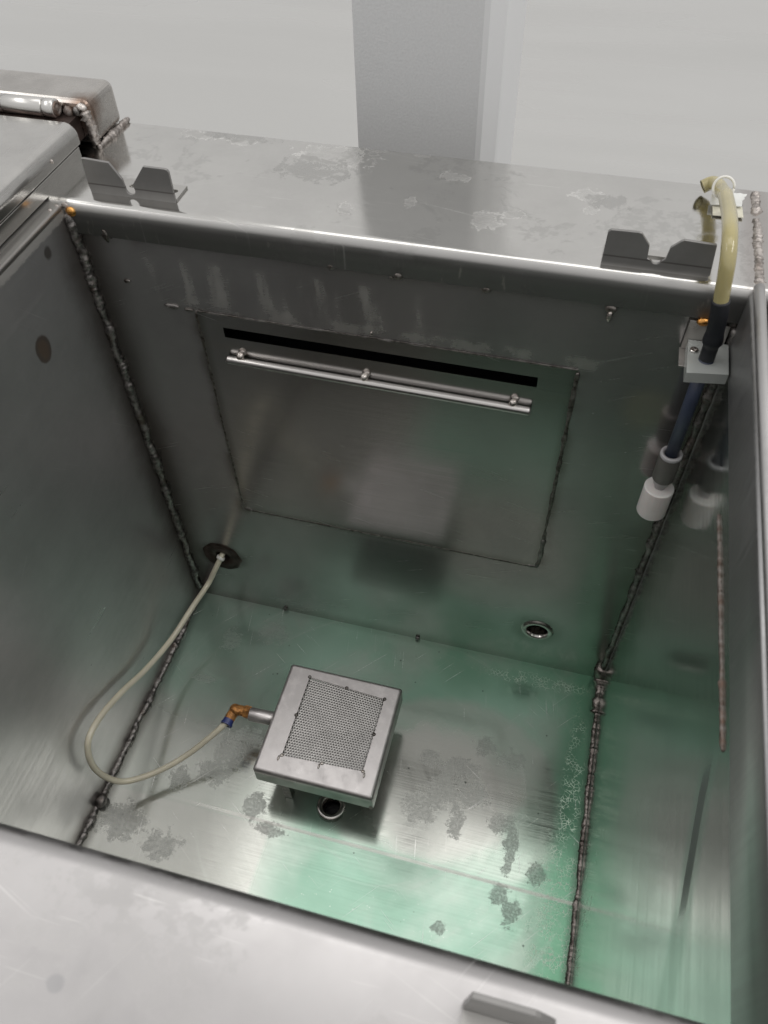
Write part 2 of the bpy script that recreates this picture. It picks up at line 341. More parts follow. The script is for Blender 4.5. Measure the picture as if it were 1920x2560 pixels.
# welds
def weld(name, a, b, tint, rough=.42, metal=.9):
    t = NT(name); n1 = t.noise(130, 5, .7); n2 = t.noise(28, 4, .6)
    c = t.mix(t.mr(n1, .35, .7), a, b); c = t.mix(t.mul(t.mr(n2, .52, .68), .8), c, tint)
    t.inp(Base_Color=c, Metallic=metal, Roughness=t.mr(n1, .3, .7, rough - .12, rough + .15), Normal=t.bump(t.noise(420, 4, .7), .5, .0012))
    return t.m
MAT['weld'] = weld('dark_weld', (.125, .118, .114), (.40, .378, .36), (.14, .105, .085))
MAT['weld_b'] = weld('bright_weld', (.30, .27, .25), (.60, .56, .53), (.26, .19, .16))
MAT['weld_f'] = weld('floor_weld', (.17, .145, .135), (.50, .45, .42), (.12, .10, .09), .38)
MAT['seam'] = weld('ground_seam', (.10, .088, .078), (.30, .285, .265), (.16, .14, .12), .36)
MAT['rust'] = weld('rust_weld', (.15, .11, .09), (.36, .33, .31), (.20, .11, .07), .5, .7)
MAT['tack'] = weld('bright_tack', (.46, .42, .39), (.72, .68, .64), (.35, .26, .19), .25, 1.0)
MAT['amber'] = weld('amber_tack', (.62, .26, .06), (.85, .48, .16), (.42, .15, .03), .26, 1.0)
MAT['brass'] = simple('rusted_brass', (.40, .185, .055), .55, .45, .5, 160, .8, 320)
MAT['port'] = simple('port_steel', (.50, .48, .46), .22, 1.0, .2, 90)
MAT['darkport'] = simple('stained_port', (.085, .062, .055), .45, .8, .4, 70, .4)
MAT['bore'] = simple('dark_bore', (.02, .022, .024), .35, .6, .2, 60)
# plastics, paper, rubber
MAT['airline'] = simple('air_hose_plastic', (.66, .62, .49), .38, 0, .06, 25, 0, 200, Subsurface_Weight=.25, Subsurface_Radius=(.004, .004, .003), Coat_Weight=.15)
MAT['tubeplastic'] = simple('yellowed_hose', (.60, .53, .27), .16, 0, .10, 18, 0, 200, Transmission_Weight=.42, IOR=1.42, Coat_Weight=.4, Coat_Roughness=.08)
MAT['sleeve'] = simple('black_rubber', (.0095, .0105, .0135), .50, 0, .15, 60, .2)
MAT['pvc'] = simple('blue_grey_pipe', (.040, .050, .082), .38, 0, .1, 60)
MAT['collar'] = simple('grey_collar', (.115, .108, .100), .42, 0, .1, 60)
MAT['collar_rim'] = simple('collar_rim', (.40, .39, .40), .3, 0, .08, 60)
MAT['float'] = simple('white_float', (.72, .68, .66), .42, 0, .04, 40, 0, 200, Subsurface_Weight=.1)
MAT['spindle'] = simple('grey_spindle', (.46, .45, .45), .4, 0, .05, 40)
MAT['plate'] = simple('pale_plate', (.46, .44, .42), .30, .85, .10, 40)
MAT['acrylic'] = simple('frosted_block', (.50, .52, .50), .22, 0, .05, 30, 0, 200, Transmission_Weight=.30, IOR=1.45)
MAT['blue'] = simple('blue_collar', (.025, .040, .17), .35, 0, .1, 60)
MAT['tie'] = simple('white_tie', (.74, .73, .68), .4, 0, .05, 60)
MAT['tag'] = simple('white_tag', (.70, .71, .69), .55, 0, .06, 90)
MAT['tagcream'] = simple('cream_tag', (.62, .60, .50), .6, 0, .14, 130)
MAT['cut'] = simple('hose_bore', (.10, .085, .035), .5, 0, .2, 60)
# room
t = NT('column_paint'); n2 = t.noise(330, 3)
t.inp(Base_Color=t.mix(t.mr(n2, .3, .7), (.60, .605, .61), (.63, .635, .64)), Roughness=.46, Normal=t.bump(n2, .42, .0008)); MAT['column'] = t.m
t = NT('column_edge_paint'); t.inp(Base_Color=(.66, .665, .67), Roughness=.45); MAT['column_e'] = t.m
t = NT('floor_coating'); n1 = t.noise(1.0, 3, .5, vec=t.scaled((.25, 1.6, 1)))  # soft floor reflections put in as faint streaks of tone
t.inp(Base_Color=t.mix(t.mr(n1, .35, .65), (.52, .517, .50), (.56, .557, .54)), Roughness=t.mr(n1, .3, .7, .20, .34), IOR=1.9); MAT['ground'] = t.m

# ------------------------------------------------------------------ mesh helpers
def obj(name, bm, mat, parent=None, smooth=False, bevel=0.0, solid=None, seg=2):
    me = bpy.data.meshes.new(name)
    bmesh.ops.remove_doubles(bm, verts=bm.verts, dist=1e-6)
    if solid is None: bmesh.ops.recalc_face_normals(bm, faces=bm.faces)
    bm.to_mesh(me); bm.free()
    me.materials.append(mat if not isinstance(mat, str) else MAT[mat])
    o = bpy.data.objects.new(name, me); COL.objects.link(o)
    if parent is not None: o.parent = parent
    if solid is not None:
        m = o.modifiers.new('thickness', 'SOLIDIFY'); m.thickness = solid; m.offset = -1.0
    if bevel:
        m = o.modifiers.new('soft_edge', 'BEVEL'); m.width = bevel; m.segments = seg; m.limit_method = 'ANGLE'; m.angle_limit = R(35)
    if smooth:
        for p in me.polygons: p.use_smooth = True
    return o
def empty(name, loc, label=None, cat=None, group=None, rz=0):
    o = bpy.data.objects.new(name, None); o.empty_display_size = .05; o.location = loc; o.rotation_euler = (0, 0, rz); COL.objects.link(o)
    if label: tag(o, label, cat, group)
    return o
def tag(o, label, cat, group=None, kind=None):
    o['label'] = label; o['category'] = cat
    if group: o['group'] = group
    if kind: o['kind'] = kind
    return o
def box(bm, x0, x1, y0, y1, z0, z1):
    v = [bm.verts.new(p) for p in ((x0, y0, z0), (x1, y0, z0), (x1, y1, z0), (x0, y1, z0), (x0, y0, z1), (x1, y0, z1), (x1, y1, z1), (x0, y1, z1))]
    for f in ((3, 2, 1, 0), (4, 5, 6, 7), (0, 1, 5, 4), (1, 2, 6, 5), (2, 3, 7, 6), (3, 0, 4, 7)): bm.faces.new([v[i] for i in f])
    return v
def spline(pts, n=10):
    P = [Vector(p) for p in pts]; out = []
    for i in range(len(P) - 1):
        a = P[max(i - 1, 0)]; b = P[i]; c = P[i + 1]; d = P[min(i + 2, len(P) - 1)]
        for k in range(n):
            u = k / n
            out.append(.5 * ((2 * b) + (c - a) * u + (2 * a - 5 * b + 4 * c - d) * u * u + (3 * b - a - 3 * c + d) * u ** 3))
    out.append(P[-1]); return out
def frames(P):
    T0 = (P[1] - P[0]).normalized(); n = T0.orthogonal().normalized(); fr = []
    for i, p in enumerate(P):
        t_ = (P[min(i + 1, len(P) - 1)] - P[max(i - 1, 0)]).normalized()
        n = (n - t_ * n.dot(t_)).normalized(); fr.append((p, n, t_.cross(n)))
    return fr
def tube(bm, pts, r, seg=16, cap=True):
    P = [Vector(p) for p in pts]; rr = r if isinstance(r, (list, tuple)) else [r] * len(P)
    rings = [[bm.verts.new(p + (n * math.cos(2 * math.pi * k / seg) + b * math.sin(2 * math.pi * k / seg)) * q) for k in range(seg)] for (p, n, b), q in zip(frames(P), rr)]
    for A, B_ in zip(rings, rings[1:]):
        for k in range(seg): bm.faces.new((A[k], A[(k + 1) % seg], B_[(k + 1) % seg], B_[k]))
    if cap:
        bm.faces.new(list(reversed(rings[0]))); bm.faces.new(rings[-1])
def lathe(bm, prof, org, axis, seg=32, closed=False):
    """prof = [(radius, height)] turned round axis at org"""
    a = Vector(axis).normalized(); n = a.orthogonal().normalized(); b = a.cross(n); o = Vector(org); rings = []
    for r, h in prof:
        if r < 1e-6: rings.append([bm.verts.new(o + a * h)])
        else: rings.append([bm.verts.new(o + a * h + (n * math.cos(2 * math.pi * k / seg) + b * math.sin(2 * math.pi * k / seg)) * r) for k in range(seg)])
    pr = list(zip(rings, rings[1:])) + ([(rings[-1], rings[0])] if closed else [])
    for A, B_ in pr:
        for k in range(seg):
            q = (k + 1) % seg
            if len(A) == 1 and len(B_) == 1: continue
            if len(A) == 1: bm.faces.new((A[0], B_[q], B_[k]))
            elif len(B_) == 1: bm.faces.new((A[k], A[q], B_[0]))
            else: bm.faces.new((A[k], A[q], B_[q], B_[k]))
def prism(bm, poly, f0, f1):
    a = [bm.verts.new(f0(*p)) for p in poly]; b = [bm.verts.new(f1(*p)) for p in poly]; n = len(poly)
    bm.faces.new(a); bm.faces.new(list(reversed(b)))
    for i in range(n): bm.faces.new((a[i], b[i], b[(i + 1) % n], a[(i + 1) % n]))
def holed(bm, outer, holes, f):
    """flat sheet with openings; f maps 2-D to 3-D"""
    es = []
    for loop in [outer] + holes:
        v = [bm.verts.new(f(*p)) for p in loop]
        es += [bm.edges.new((v[i], v[(i + 1) % len(v)])) for i in range(len(v))]
    bmesh.ops.triangle_fill(bm, edges=es, use_beauty=False)
def circle(cx, cy, r, n=32): return [(cx + r * math.cos(2 * math.pi * k / n), cy + r * math.sin(2 * math.pi * k / n)) for k in range(n)]
def sweep(bm, prof, f, a, b, n=1):
    """open 2-D profile swept from a to b; f(u, v, s)"""
    rows = [[bm.verts.new(f(u, v, a + (b - a) * i / n)) for u, v in prof] for i in range(n + 1)]
    for A, B_ in zip(rows, rows[1:]):
        for i in range(len(prof) - 1): bm.faces.new((A[i], A[i + 1], B_[i + 1], B_[i]))
def arc(cx, cy, r, a0, a1, n=6): return [(cx + r * math.cos(R(a0 + (a1 - a0) * i / n)), cy + r * math.sin(R(a0 + (a1 - a0) * i / n))) for i in range(n + 1)]
def bead(bm, pts, r, seed=0, lump=.35, ripple=.25, step=.0018, seg=12, wander=.3):
    """weld bead: a tube of uneven overlapping puddles"""
    rnd = random.Random(seed); P = [Vector(p) for p in pts]; out = []
    for a, b in zip(P, P[1:]):
        n = max(2, int((b - a).length / step)); out += [a.lerp(b, k / n) for k in range(n)]
    out.append(P[-1]); fr = frames(out); L = 0; rings = []; nx = .03; big = 0
    for i, (p, n, b) in enumerate(fr):
        s = i * step; q = mnoise.noise(Vector((s * 55, seed * 7.3, 0))); q2 = mnoise.noise(Vector((s * 210, seed * 3.1, 5)))
        rr = r * (1 + lump * q * 1.1 + lump * .25 * q2 + ripple * (abs(math.sin(s * math.pi / (r * 1.5))) - .5))
        if s > nx: big = 1.0; nx = s + rnd.uniform(.05, .16)
        big *= .80; rr *= 1 + .30 * big
        rr = max(rr, r * .35)
        if i in (0, len(fr) - 1): rr *= .4
        c = p + (n * mnoise.noise(Vector((s * 30, 3, seed))) + b * mnoise.noise(Vector((s * 30, 9, seed)))) * r * wander
        rings.append([bm.verts.new(c + (n * math.cos(2 * math.pi * k / seg) + b * math.sin(2 * math.pi * k / seg)) * rr * (1 + .42 * mnoise.noise(Vector((s * 190, k * 1.1, seed))) + .28 * mnoise.noise(Vector((s * 480, k * 2.3, seed + 4))))) for k in range(seg)])
    for A, B_ in zip(rings, rings[1:]):
        for k in range(seg): bm.faces.new((A[k], A[(k + 1) % seg], B_[(k + 1) % seg], B_[k]))
    bm.faces.new(list(reversed(rings[0]))); bm.faces.new(rings[-1])
def lump(bm, c, r, seed=0, squash=(1, 1, 1), rough=.25):
    g = bmesh.ops.create_icosphere(bm, subdivisions=2, radius=1.0)
    for v in g['verts']:
        d = v.co.normalized(); k = 1 + rough * mnoise.noise(d * 2.2 + Vector((seed * 3.7, 0, 0)))
        v.co = Vector(c) + Vector((d.x * squash[0], d.y * squash[1], d.z * squash[2])) * r * k
def part_weld(parent, pts, r, mat='weld', seed=0, **k):
    bm = bmesh.new(); bead(bm, pts, r, seed, **k); return obj('weld_bead', bm, mat, parent, smooth=True)
def part_tack(parent, c, r, mat='seam', seed=0, squash=(1, .7, 1), name='weld_tack'):
    bm = bmesh.new(); lump(bm, c, r, seed, squash); return obj(name, bm, mat, parent, smooth=True)

# ------------------------------------------------------------------ the room behind
bm = bmesh.new(); box(bm, -25, 25, -6, 40, -1.0, -.95); o = obj('floor', bm, 'ground'); o['kind'] = 'structure'

col = empty('column', (.32, .42, -.95), 'grey textured square column standing against the back edge of the steel tank', 'column')
bm = bmesh.new(); box(bm, -.088, .0675, -.10, .10, 0, 3.3); obj('shaft', bm, 'column', col)
bm = bmesh.new(); prism(bm, [(.0674, -.0998), (.074, -.0975), (.0905, -.078), (.0925, -.070), (.0925, .099), (.0674, .099)], lambda x, y: Vector((x, y, 0)), lambda x, y: Vector((x, y, 3.3)))
obj('corner_edge', bm, 'column_e', col)

# ------------------------------------------------------------------ the tank
tank = empty('steel_tank', (0, 0, 0), 'large open welded stainless steel tank with green stained floor and wide rim', 'tank')
SL = (.157, .5225, .5945, .6085)                      # slot x0 x1 z0 z1
PL, PR, DR = (.065, .128), (.584, .104), (.337, -.307)
# floor pan: flat piece with the drain hole, a rounded fold, a piece rising slightly towards the near wall
bm = bmesh.new()
holed(bm, [(-.001, .0), (-.001, -.3475), (W + .001, -.3475), (W + .001, .0)], [circle(DR[0], DR[1], .0165)], lambda x, y: Vector((x, y, 0)))
pr = [(-.3475, 0)] + [(-.3475 - .008 * k / 6, .00006 * (k / 6) ** 2) for k in range(1, 7)] + [(-D, .0045)]
sweep(bm, pr, lambda u, v, s: Vector((s, u, v)), -.001, W + .001)
bmesh.ops.remove_doubles(bm, verts=bm.verts, dist=1e-5)
o = obj('floor_pan', bm, 'floor', tank, smooth=True)
o['label'] = 'green stained floor pan with torn grey patches'
# walls
bm = bmesh.new()
sl = [(SL[0] - .004, SL[2] - .003), (SL[1] + .004, SL[2] - .003), (SL[1] + .004, SL[3] + .003), (SL[0] - .004, SL[3] + .003)]
holed(bm, [(-.0005, -.003), (W, -.003), (W, .744), (-.0005, .744)], [sl, circle(PL[0], PL[1], .013), circle(PR[0], PR[1], .0175)], lambda x, z: Vector((x, 0, z)))
for f in bm.faces:
    if f.normal.y > 0: f.normal_flip()
o = obj('wall', bm, 'far', tank, solid=.002); o['label'] = 'dark brushed wall with slotted panel'
bm = bmesh.new(); box(bm, -.003, -.0008, -D, .0, -.003, .744); obj('wall', bm, 'left', tank)['label'] = 'dark wall with a brown ring stain'
bm = bmesh.new()
NY = 24
for i in range(NY):
    y0 = -D + D * i / NY
bx = box(bm, W + .0008, W + .0035, -D, .0, -.003, .744); obj('wall', bm, 'right', tank)['label'] = 'shiny mirror-like wall with a dark painted spear-shaped reflection'
bm = bmesh.new(); box(bm, -.003, W + .003, -D - .003, -D - .0005, -.003, .744); obj('wall', bm, 'near', tank)
# outer skin
bm = bmesh.new()
box(bm, -.62, 1.05, T - .003, T - .001, -.08, H - .028); box(bm, -.62, 1.05, -1.0, T - .0035, -.085, -.0805)
box(bm, -.622, -.6205, -1.0, T - .003, -.08, H - .03); box(bm, 1.0505, 1.052, -1.0, T - .003, -.08, H - .03); box(bm, -.62, 1.05, -1.002, -1.0005, -.08, H - .03)
obj('outer_skin', bm, 'outer', tank)
# compartment to the right of the divider
bm = bmesh.new(); box(bm, W + .012, 1.04, .0005, .0025, .2, .744); obj('wall', bm, 'outer', tank)
# rims: one folded sheet each (outer turn-down, flat, rounded nose, lip)
far_prof = [(T, H - .03), (T, H - .006)] + arc(T - .006, H - .006, .006, 0, 90) + arc(.0065, H - .009, .009, 90, 180, 10) + [(-.0025, .7125)]
bm = bmesh.new(); sweep(bm, far_prof, lambda u, v, s: Vector((s, u, v)), -.60, 1.03, 40)
o = obj('rim', bm, 'rim_far', tank, smooth=True, solid=-.0018); o['label'] = 'far rim with white dried splashes'
near_prof = [(-D + .003, .70), (-D + .003, H - .012)] + arc(-D - .009, H - .012, .012, 0, 90, 8) + [(-.985, H), (-.99, H - .03)]
bm = bmesh.new(); sweep(bm, near_prof, lambda u, v, s: Vector((s, u, v)), -.60, 1.03, 40)
o = obj('rim', bm, 'rim_near', tank, smooth=True, solid=-.0018); o['label'] = 'bright near rim'
bm = bmesh.new(); sweep(bm, [(-.30, H - .001), (-.003, H - .001)] + arc(-.003, H - .004, .003, 90, 0, 4) + [(0.0, .7405)], lambda u, v, s: Vector((u, s, v)), -D + .002, -.0035)
obj('rim', bm, 'brushed', tank, smooth=True, solid=.0015)
bm = bmesh.new(); sweep(bm, [(W - .002, .681), (W - .002, H - .004)] + arc(W + .001, H - .004, .003, 180, 90, 4) + [(W + .010, H - .001), (W + .010, .69)], lambda u, v, s: Vector((u, s, v)), -D + .002, -.0035)
obj('rim_lip', bm, 'lip', tank, smooth=True, solid=.0015)
bm = bmesh.new(); tube(bm, [(W + .0055, -D - .002, H + .0015), (W + .0055, -.012, H + .0015), (W + .0055, .003, H + .0015), (W + .0055, .006, H + .0005)], [.0052, .0052, .0048, .0025], 18)
o = obj('edge_trim', bm, 'trim', tank, smooth=True); o['label'] = 'grey rounded trim along the divider edge'

# main welds
part_weld(tank, [(.002, -.0025, .735), (.0025, -.003, .55), (.003, -.003, .30), (.0025, -.003, .02)], .0050, 'weld', 1, lump=.42, ripple=.05, wander=.55)
part_weld(tank, [(.698, -.0025, .705), (.698, -.0025, .40), (.698, -.0025, .03)], .0046, 'weld', 2, lump=.42, ripple=.05, wander=.5)
part_weld(tank, [(.0015, -.004, .001), (.001, -.30, .001), (.001, -.595, .004)], .0050, 'weld', 3, lump=.42, ripple=.05, wander=.5)
part_weld(tank, [(.697, -.012, .003), (.699, -.06, .001), (.6997, -.30, .0008), (.6997, -.595, .0045)], .0040, 'weld_f', 4, lump=.34, ripple=.14, wander=.4)
part_weld(tank, [(.698, -.002, .040), (.697, -.003, .012), (.698, -.018, .003), (.6995, -.065, .001)], .0068, 'weld_f', 5, lump=.6, wander=.6, ripple=.02)
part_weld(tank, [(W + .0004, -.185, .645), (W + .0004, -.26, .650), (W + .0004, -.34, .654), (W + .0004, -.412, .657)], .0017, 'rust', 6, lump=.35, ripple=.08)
part_weld(tank, [(.7055, .170, H), (.7055, .130, H)], .0042, 'weld_b', 7, lump=.3, ripple=.55)
part_weld(tank, [(.7055, .120, H), (.706, .060, H), (.7058, .010, H)], .0040, 'weld_b', 8, lump=.18, ripple=.4)
for i, (x, y, r) in enumerate([(.008, -.004, .0058), (-.004, -.008, .004), (-.006, -.018, .004), (.002, -.002, .004)]):
    part_tack(tank, (x, y, H - .004 if i else .738), r, 'amber' if i == 0 else 'weld_b', 40 + i)
part_tack(tank, (.6985, -.525, .005), .0065, 'weld_f', 46, (1, 1, 1)); part_tack(tank, (.005, -.385, .008), .009, 'weld', 47, (1, 1.2, 1))
part_tack(tank, (.667, -.005, .7095), .0050, 'amber', 48, (1.2, .8, .9))
# tacks along the lip edge
for i, (x, z, r) in enumerate([(.198, .7135, .0026), (.296, .7130, .0050), (.368, .7125, .0060), (.458, .7110, .0052), (.581, .7085, .0060), (.040, .7130, .0055), (.36, .7095, .0022)]):
    part_tack(tank, (x, -.0028, z), r, 'seam', 60 + i, (1, .45, .8))
part_tack(tank, (.581, -.004, .700), .0045, 'tack', 70, (.7, .5, 1.5)); part_tack(tank, (.041, -.004, .7135), .0045, 'seam', 71, (.7, .4, 1.9))
part_tack(tank, (.336, -.001, .632), .0022, 'tack', 72, (.7, .5, 1.3)); part_tack(tank, (.048, -.001, .655), .0045, 'seam', 73, (1, .3, .6))
part_tack(tank, (.16, -.002, .006), .004, 'weld', 74); part_tack(tank, (.395, -.002, .005), .004, 'weld', 75)

# access panel: welded-in sheet with a slot, its ground seams and a round bar on three tacks
panel = None
bm = bmesh.new()
holed(bm, [(.1275, .2705), (.564, .2665), (.5625, .6255), (.1255, .6265)], [[(SL[0], SL[2] + .001), (SL[1], SL[2] - .001), (SL[1], SL[3] - .001), (SL[0], SL[3] + .001)]], lambda x, z: Vector((x, -.0016, z)))
for f in bm.faces:
    if f.normal.y > 0: f.normal_flip()
panel = obj('access_panel', bm, 'panel', tank, solid=.0014)
bm = bmesh.new(); box(bm, SL[0] - .012, SL[1] + .012, .0021, .05, SL[2] - .03, SL[3] + .012)  # added black box, keeps leaking light from showing through the slot
for f in list(bm.faces):
    if f.calc_center_median().y < .003: bm.faces.remove(f)
obj('slot_light_block', bm, 'bore', panel); panel['label'] = 'welded-in panel with a long black slot'
def seam(pts, r, sd, mat='seam'):
    bm = bmesh.new(); bead(bm, pts, r, sd, lump=.55, ripple=.05, seg=8, wander=.1)
    for v in bm.verts: v.co.y = -.0016 + (v.co.y + .0010) * .30
    return obj('seam', bm, mat, panel, smooth=True)
seam([(.1265, -.0008, .625), (.127, -.0008, .55), (.126, -.0008, .45), (.127, -.0008, .28)], .0017, 11)
seam([(.127, -.001, .285), (.129, -.001, .272), (.140, -.001, .2685)], .0034, 12, 'weld')
seam([(.140, -.0008, .2695), (.35, -.0008, .268), (.55, -.0008, .2665)], .0018, 13)
seam([(.550, -.001, .267), (.5625, -.001, .268), (.5645, -.001, .285), (.5645, -.001, .33)], .0030, 14, 'weld')
seam([(.5642, -.0008, .33), (.5635, -.0008, .50), (.5625, -.0008, .622)], .0022, 15)
seam([(.5625, -.0008, .6255), (.35, -.0008, .627), (.128, -.0008, .6275)], .0009, 16)
part_tack(panel, (.097, -.001, .6285), .006, 'weld', 17, (1.6, .3, .6)); part_tack(panel, (.118, -.001, .627), .004, 'seam', 18, (1.6, .3, .5))
rod = None
bm = bmesh.new(); tube(bm, [(.1565, -.0080, .5674), (.159, -.0080, .5672), (.518, -.0080, .5626), (.5205, -.0080, .5624)], [.0042, .0050, .0050, .0042], 20)
rod = obj('guide_rod', bm, 'tube', tank, smooth=True); rod['label'] = 'round bar below the black slot'
for i, x in enumerate((.174, .327, .500)):
    part_tack(rod, (x, -.0055, .5738 - (x - .174) * .0125), .0052, 'tack', 80 + i, (1, 1, 1))
    part_tack(rod, (x + .002, -.002, .5765 - (x - .174) * .0125), .0040, 'weld_b', 85 + i, (1.1, .6, .9))
# ports and drain
def port(name, org, axis, r0, r1, depth, mat, thread=True, lip=.003):
    bm = bmesh.new(); pf = [(r0 * 1.08, 0.0), (r0, lip * .7), (r0 - .0012, lip), (r1 + .0012, lip), (r1, lip - .0012)]
    if thread:
        n = 7
        for k in range(n): pf += [(r1, -.002 - k * .003), (r1 - .0011, -.0035 - k * .003)]
    pf += [(r1, -depth)]
    lathe(bm, pf, org, axis, 40); o = obj(name, bm, mat, tank, smooth=False)
    for p in o.data.polygons: p.use_smooth = True
    b2 = bmesh.new(); lathe(b2, [(r1 + .001, -depth), (0, -depth)], org, axis, 24); obj('bore', b2, 'bore', o)
    return o
port('port_fitting', (PR[0], 0, PR[1]), (0, -1, 0), .0235, .0165, .05, 'port')['label'] = 'open threaded port near the floor'
port('drain_fitting', (DR[0], DR[1], 0), (0, 0, 1), .0210, .0130, .045, 'port', False, .0060)['label'] = 'round open drain beside the perforated box'
bm = bmesh.new(); lathe(bm, [(.0335, 0), (.031, .0022), (.028, .0008), (.024, .002), (.020, .001), (.0125, .0008), (.0125, -.02)], (PL[0], 0, PL[1]), (0, -1, 0), 36)
for v in bm.verts:
    v.co += Vector((mnoise.noise(v.co * 90), 0, mnoise.noise(v.co * 90 + Vector((9, 0, 0))))) * .0022
pl = obj('port_fitting', bm, 'darkport', tank, smooth=True); pl['label'] = 'dark stained port with the air hose in it'
b2 = bmesh.new(); lathe(b2, [(.013, -.019), (0, -.019)], (PL[0], 0, PL[1]), (0, -1, 0), 20); obj('bore', b2, 'bore', pl)

# lid over the neighbouring compartment, hinged on a box channel
bm = bmesh.new(); prism(bm, [(-.56, H + .018), (-.018, H + .018)] + arc(-.032, H + .028, .014, 0, 90, 16) + [(-.56, H + .042)], lambda x, z: Vector((x, -.56, z)), lambda x, z: Vector((x, .086, z)))
lid = obj('lid', bm, 'lid', tank, bevel=.0025, seg=3, smooth=False); lid['label'] = 'closed sheet steel lid over the next compartment'
bm = bmesh.new(); box(bm, -.55, -.0184, -.55, .080, H + .001, H + .0177); obj('skirt', bm, 'lid', lid, bevel=.0006)
for i, p in enumerate([(-.0178, .026, H + .028)]): part_tack(lid, p, .0022, 'tack', 90 + i)
def barrel(x0, x1, r, mat, nm, par):
    bm = bmesh.new(); tube(bm, [(x0, .104, H + .046), (x0 + .0012, .104, H + .046), (x1 - .0012, .104, H + .046), (x1, .104, H + .046)], [r * .9, r, r, r * .9], 24); return obj(nm, bm, mat, par, smooth=True)
barrel(-.1135, -.0635, .0098, 'hinge', 'hinge_knuckle', lid); barrel(-.19, -.1150, .0098, 'hinge', 'hinge_knuckle', lid)
kn = barrel(-.0622, -.0490, .0100, 'hinge', 'hinge_knuckle', lid)
bm = bmesh.new(); lathe(bm, [(.0078, 0), (.0078, .0015), (.0052, .0015), (.0046, .0006), (.0030, .0012), (0, .002)], (-.0490, .104, H + .046), (1, 0, 0), 24); obj('hinge_pin', bm, 'rust', lid, smooth=True)
bm = bmesh.new(); box(bm, -.20, -.03, .0875, .1125, H + .012, H + .037); obj('hinge_leaf', bm, 'darkport', lid)
bm = bmesh.new(); box(bm, -.58, -.0155, .113, .1775, H + .001, H + .052)
ch = obj('hinge_channel', bm, 'channel', tank, bevel=.010, seg=5); ch['label'] = 'raised box channel carrying the lid hinge'
def cw(pts, r, m, s): bm = bmesh.new(); bead(bm, pts, r, s, lump=.4, ripple=.4); return obj('weld_bead', bm, m, ch, smooth=True)
cw([(-.0135, .108, H + .003), (-.012, .182, H + .003)], .0034, 'weld_b', 21)
cw([(-.018, .113, H + .004), (-.018, .112, H + .030), (-.021, .1115, H + .043)], .0036, 'weld_b', 22)
part_tack(ch, (-.023, .1125, H + .045), .0060, 'tack', 23, (1, .8, .9)); part_tack(ch, (-.040, .111, H + .040), .006, 'rust', 24); part_tack(ch, (-.030, .1115, H + .041), .005, 'weld', 25)

# ------------------------------------------------------------------ V cradle brackets on the rims
def cradle(loc, prof, label, rz=0.0, base=.031, gap=.0012):
    root = empty('cradle_bracket', loc, label, 'bracket', 'V cradle brackets on the tank rim', rz)
    bm = bmesh.new(); prism(bm, prof, lambda x, z: Vector((x, 0, z + gap)), lambda x, z: Vector((x, .003, z + gap)))
    obj('upright', bm, 'cradle', root, bevel=.0005)
    bm = bmesh.new(); L = .098
    def slot(x0, x1, y, r): return arc(x0, y, r, 90, 270, 8) + arc(x1, y, r, -90, 90, 8)
    holed(bm, [(.0, .0032), (L, .0032), (L, base), (.0, base)], [slot(.008, .017, .018, .0032), slot(.040, .058, .018, .0032), slot(L - .017, L - .008, .018, .0032)], lambda x, y: Vector((x, y, .003 + gap)))
    for f in bm.faces:
        if f.normal.z < 0: f.normal_flip()
    obj('base_plate', bm, 'bracket', root, solid=.003)
    return root
prof_l = [(0, 0), (.098, 0), (.098, .034), (.0965, .0365), (.0935, .0372), (.070, .0372), (.0535, .0165), (.053, .011)] + arc(.048, .009, .0055, 10, -170, 8) + [(.042, .015), (.0415, .020), (.031, .037), (.003, .0385), (0, .038), (-.001, .012)]
prof_r = [(0, 0), (.0975, 0), (.099, .0035), (.0965, .034), (.0955, .0345), (.068, .0355), (.0655, .0340), (.0580, .0265), (.0565, .015), (.054, .012)] + arc(.0485, .0125, .0045, -20, -160, 6) + [(.0405, .0125), (.0395, .026), (.038, .028), (.0305, .0370), (.028, .0378), (.003, .0372), (.0005, .035)]
cradle((.0235, .0195, H), prof_l, 'grey V notched cradle bracket on the far rim beside the lid corner')
cradle((.5625, .0075, H), prof_r, 'dark grey V notched cradle bracket on the far rim beside the yellowed hose')
cradle((.6535, -.6175, H), prof_r, 'blurred V notched cradle bracket on the near rim at the bottom edge', rz=math.pi)

# ------------------------------------------------------------------ perforated diffuser box
BX0, BX1, BY0, BY1, BZ = .231, .4055, -.316, -.1445, .100
db = empty('diffuser_box', ((BX0 + BX1) / 2, (BY0 + BY1) / 2, 0), 'square steel box with a perforated top screen on the green tank floor', 'diffuser box')
bx_c = Vector(db.location)
hw, hd = (BX1 - BX0) / 2, (BY1 - BY0) / 2
# housing: top frame with a square opening and turned-down sides (origin at the top so the shading can tell the skirt)
bm = bmesh.new()
scr = [(-.0535, -.0565), (.0640, -.0510), (.0655, .0620), (-.0530, .0695)]
def rrect(hx, hy, r, n=4):
    o_ = []
    for cx, cy, a in ((hx - r, hy - r, 0), (-hx + r, hy - r, 90), (-hx + r, -hy + r, 180), (hx - r, -hy + r, 270)): o_ += arc(cx, cy, r, a, a + 90, n)
    return o_
holed(bm, rrect(hw - .005, hd - .005, .002), [scr], lambda x, y: Vector((x, y, 0)))
steps = [(.005, 0), (.0034, -.0004), (.0018, -.0014), (.0006, -.003), (0, -.005), (0, -.036)]
loops = [[bm.verts.new((x, y, z)) for x, y in rrect(hw - i, hd - i, .004 if i < .004 else .002)] for i, z in steps]
for A, B_ in zip(loops, loops[1:]):
    for k in range(len(A)): bm.faces.new((A[k], B_[k], B_[(k + 1) % len(A)], A[(k + 1) % len(A)]))
inner = [bm.verts.new((x, y, -.036)) for x, y in rrect(hw - .002, hd - .002, .003)]
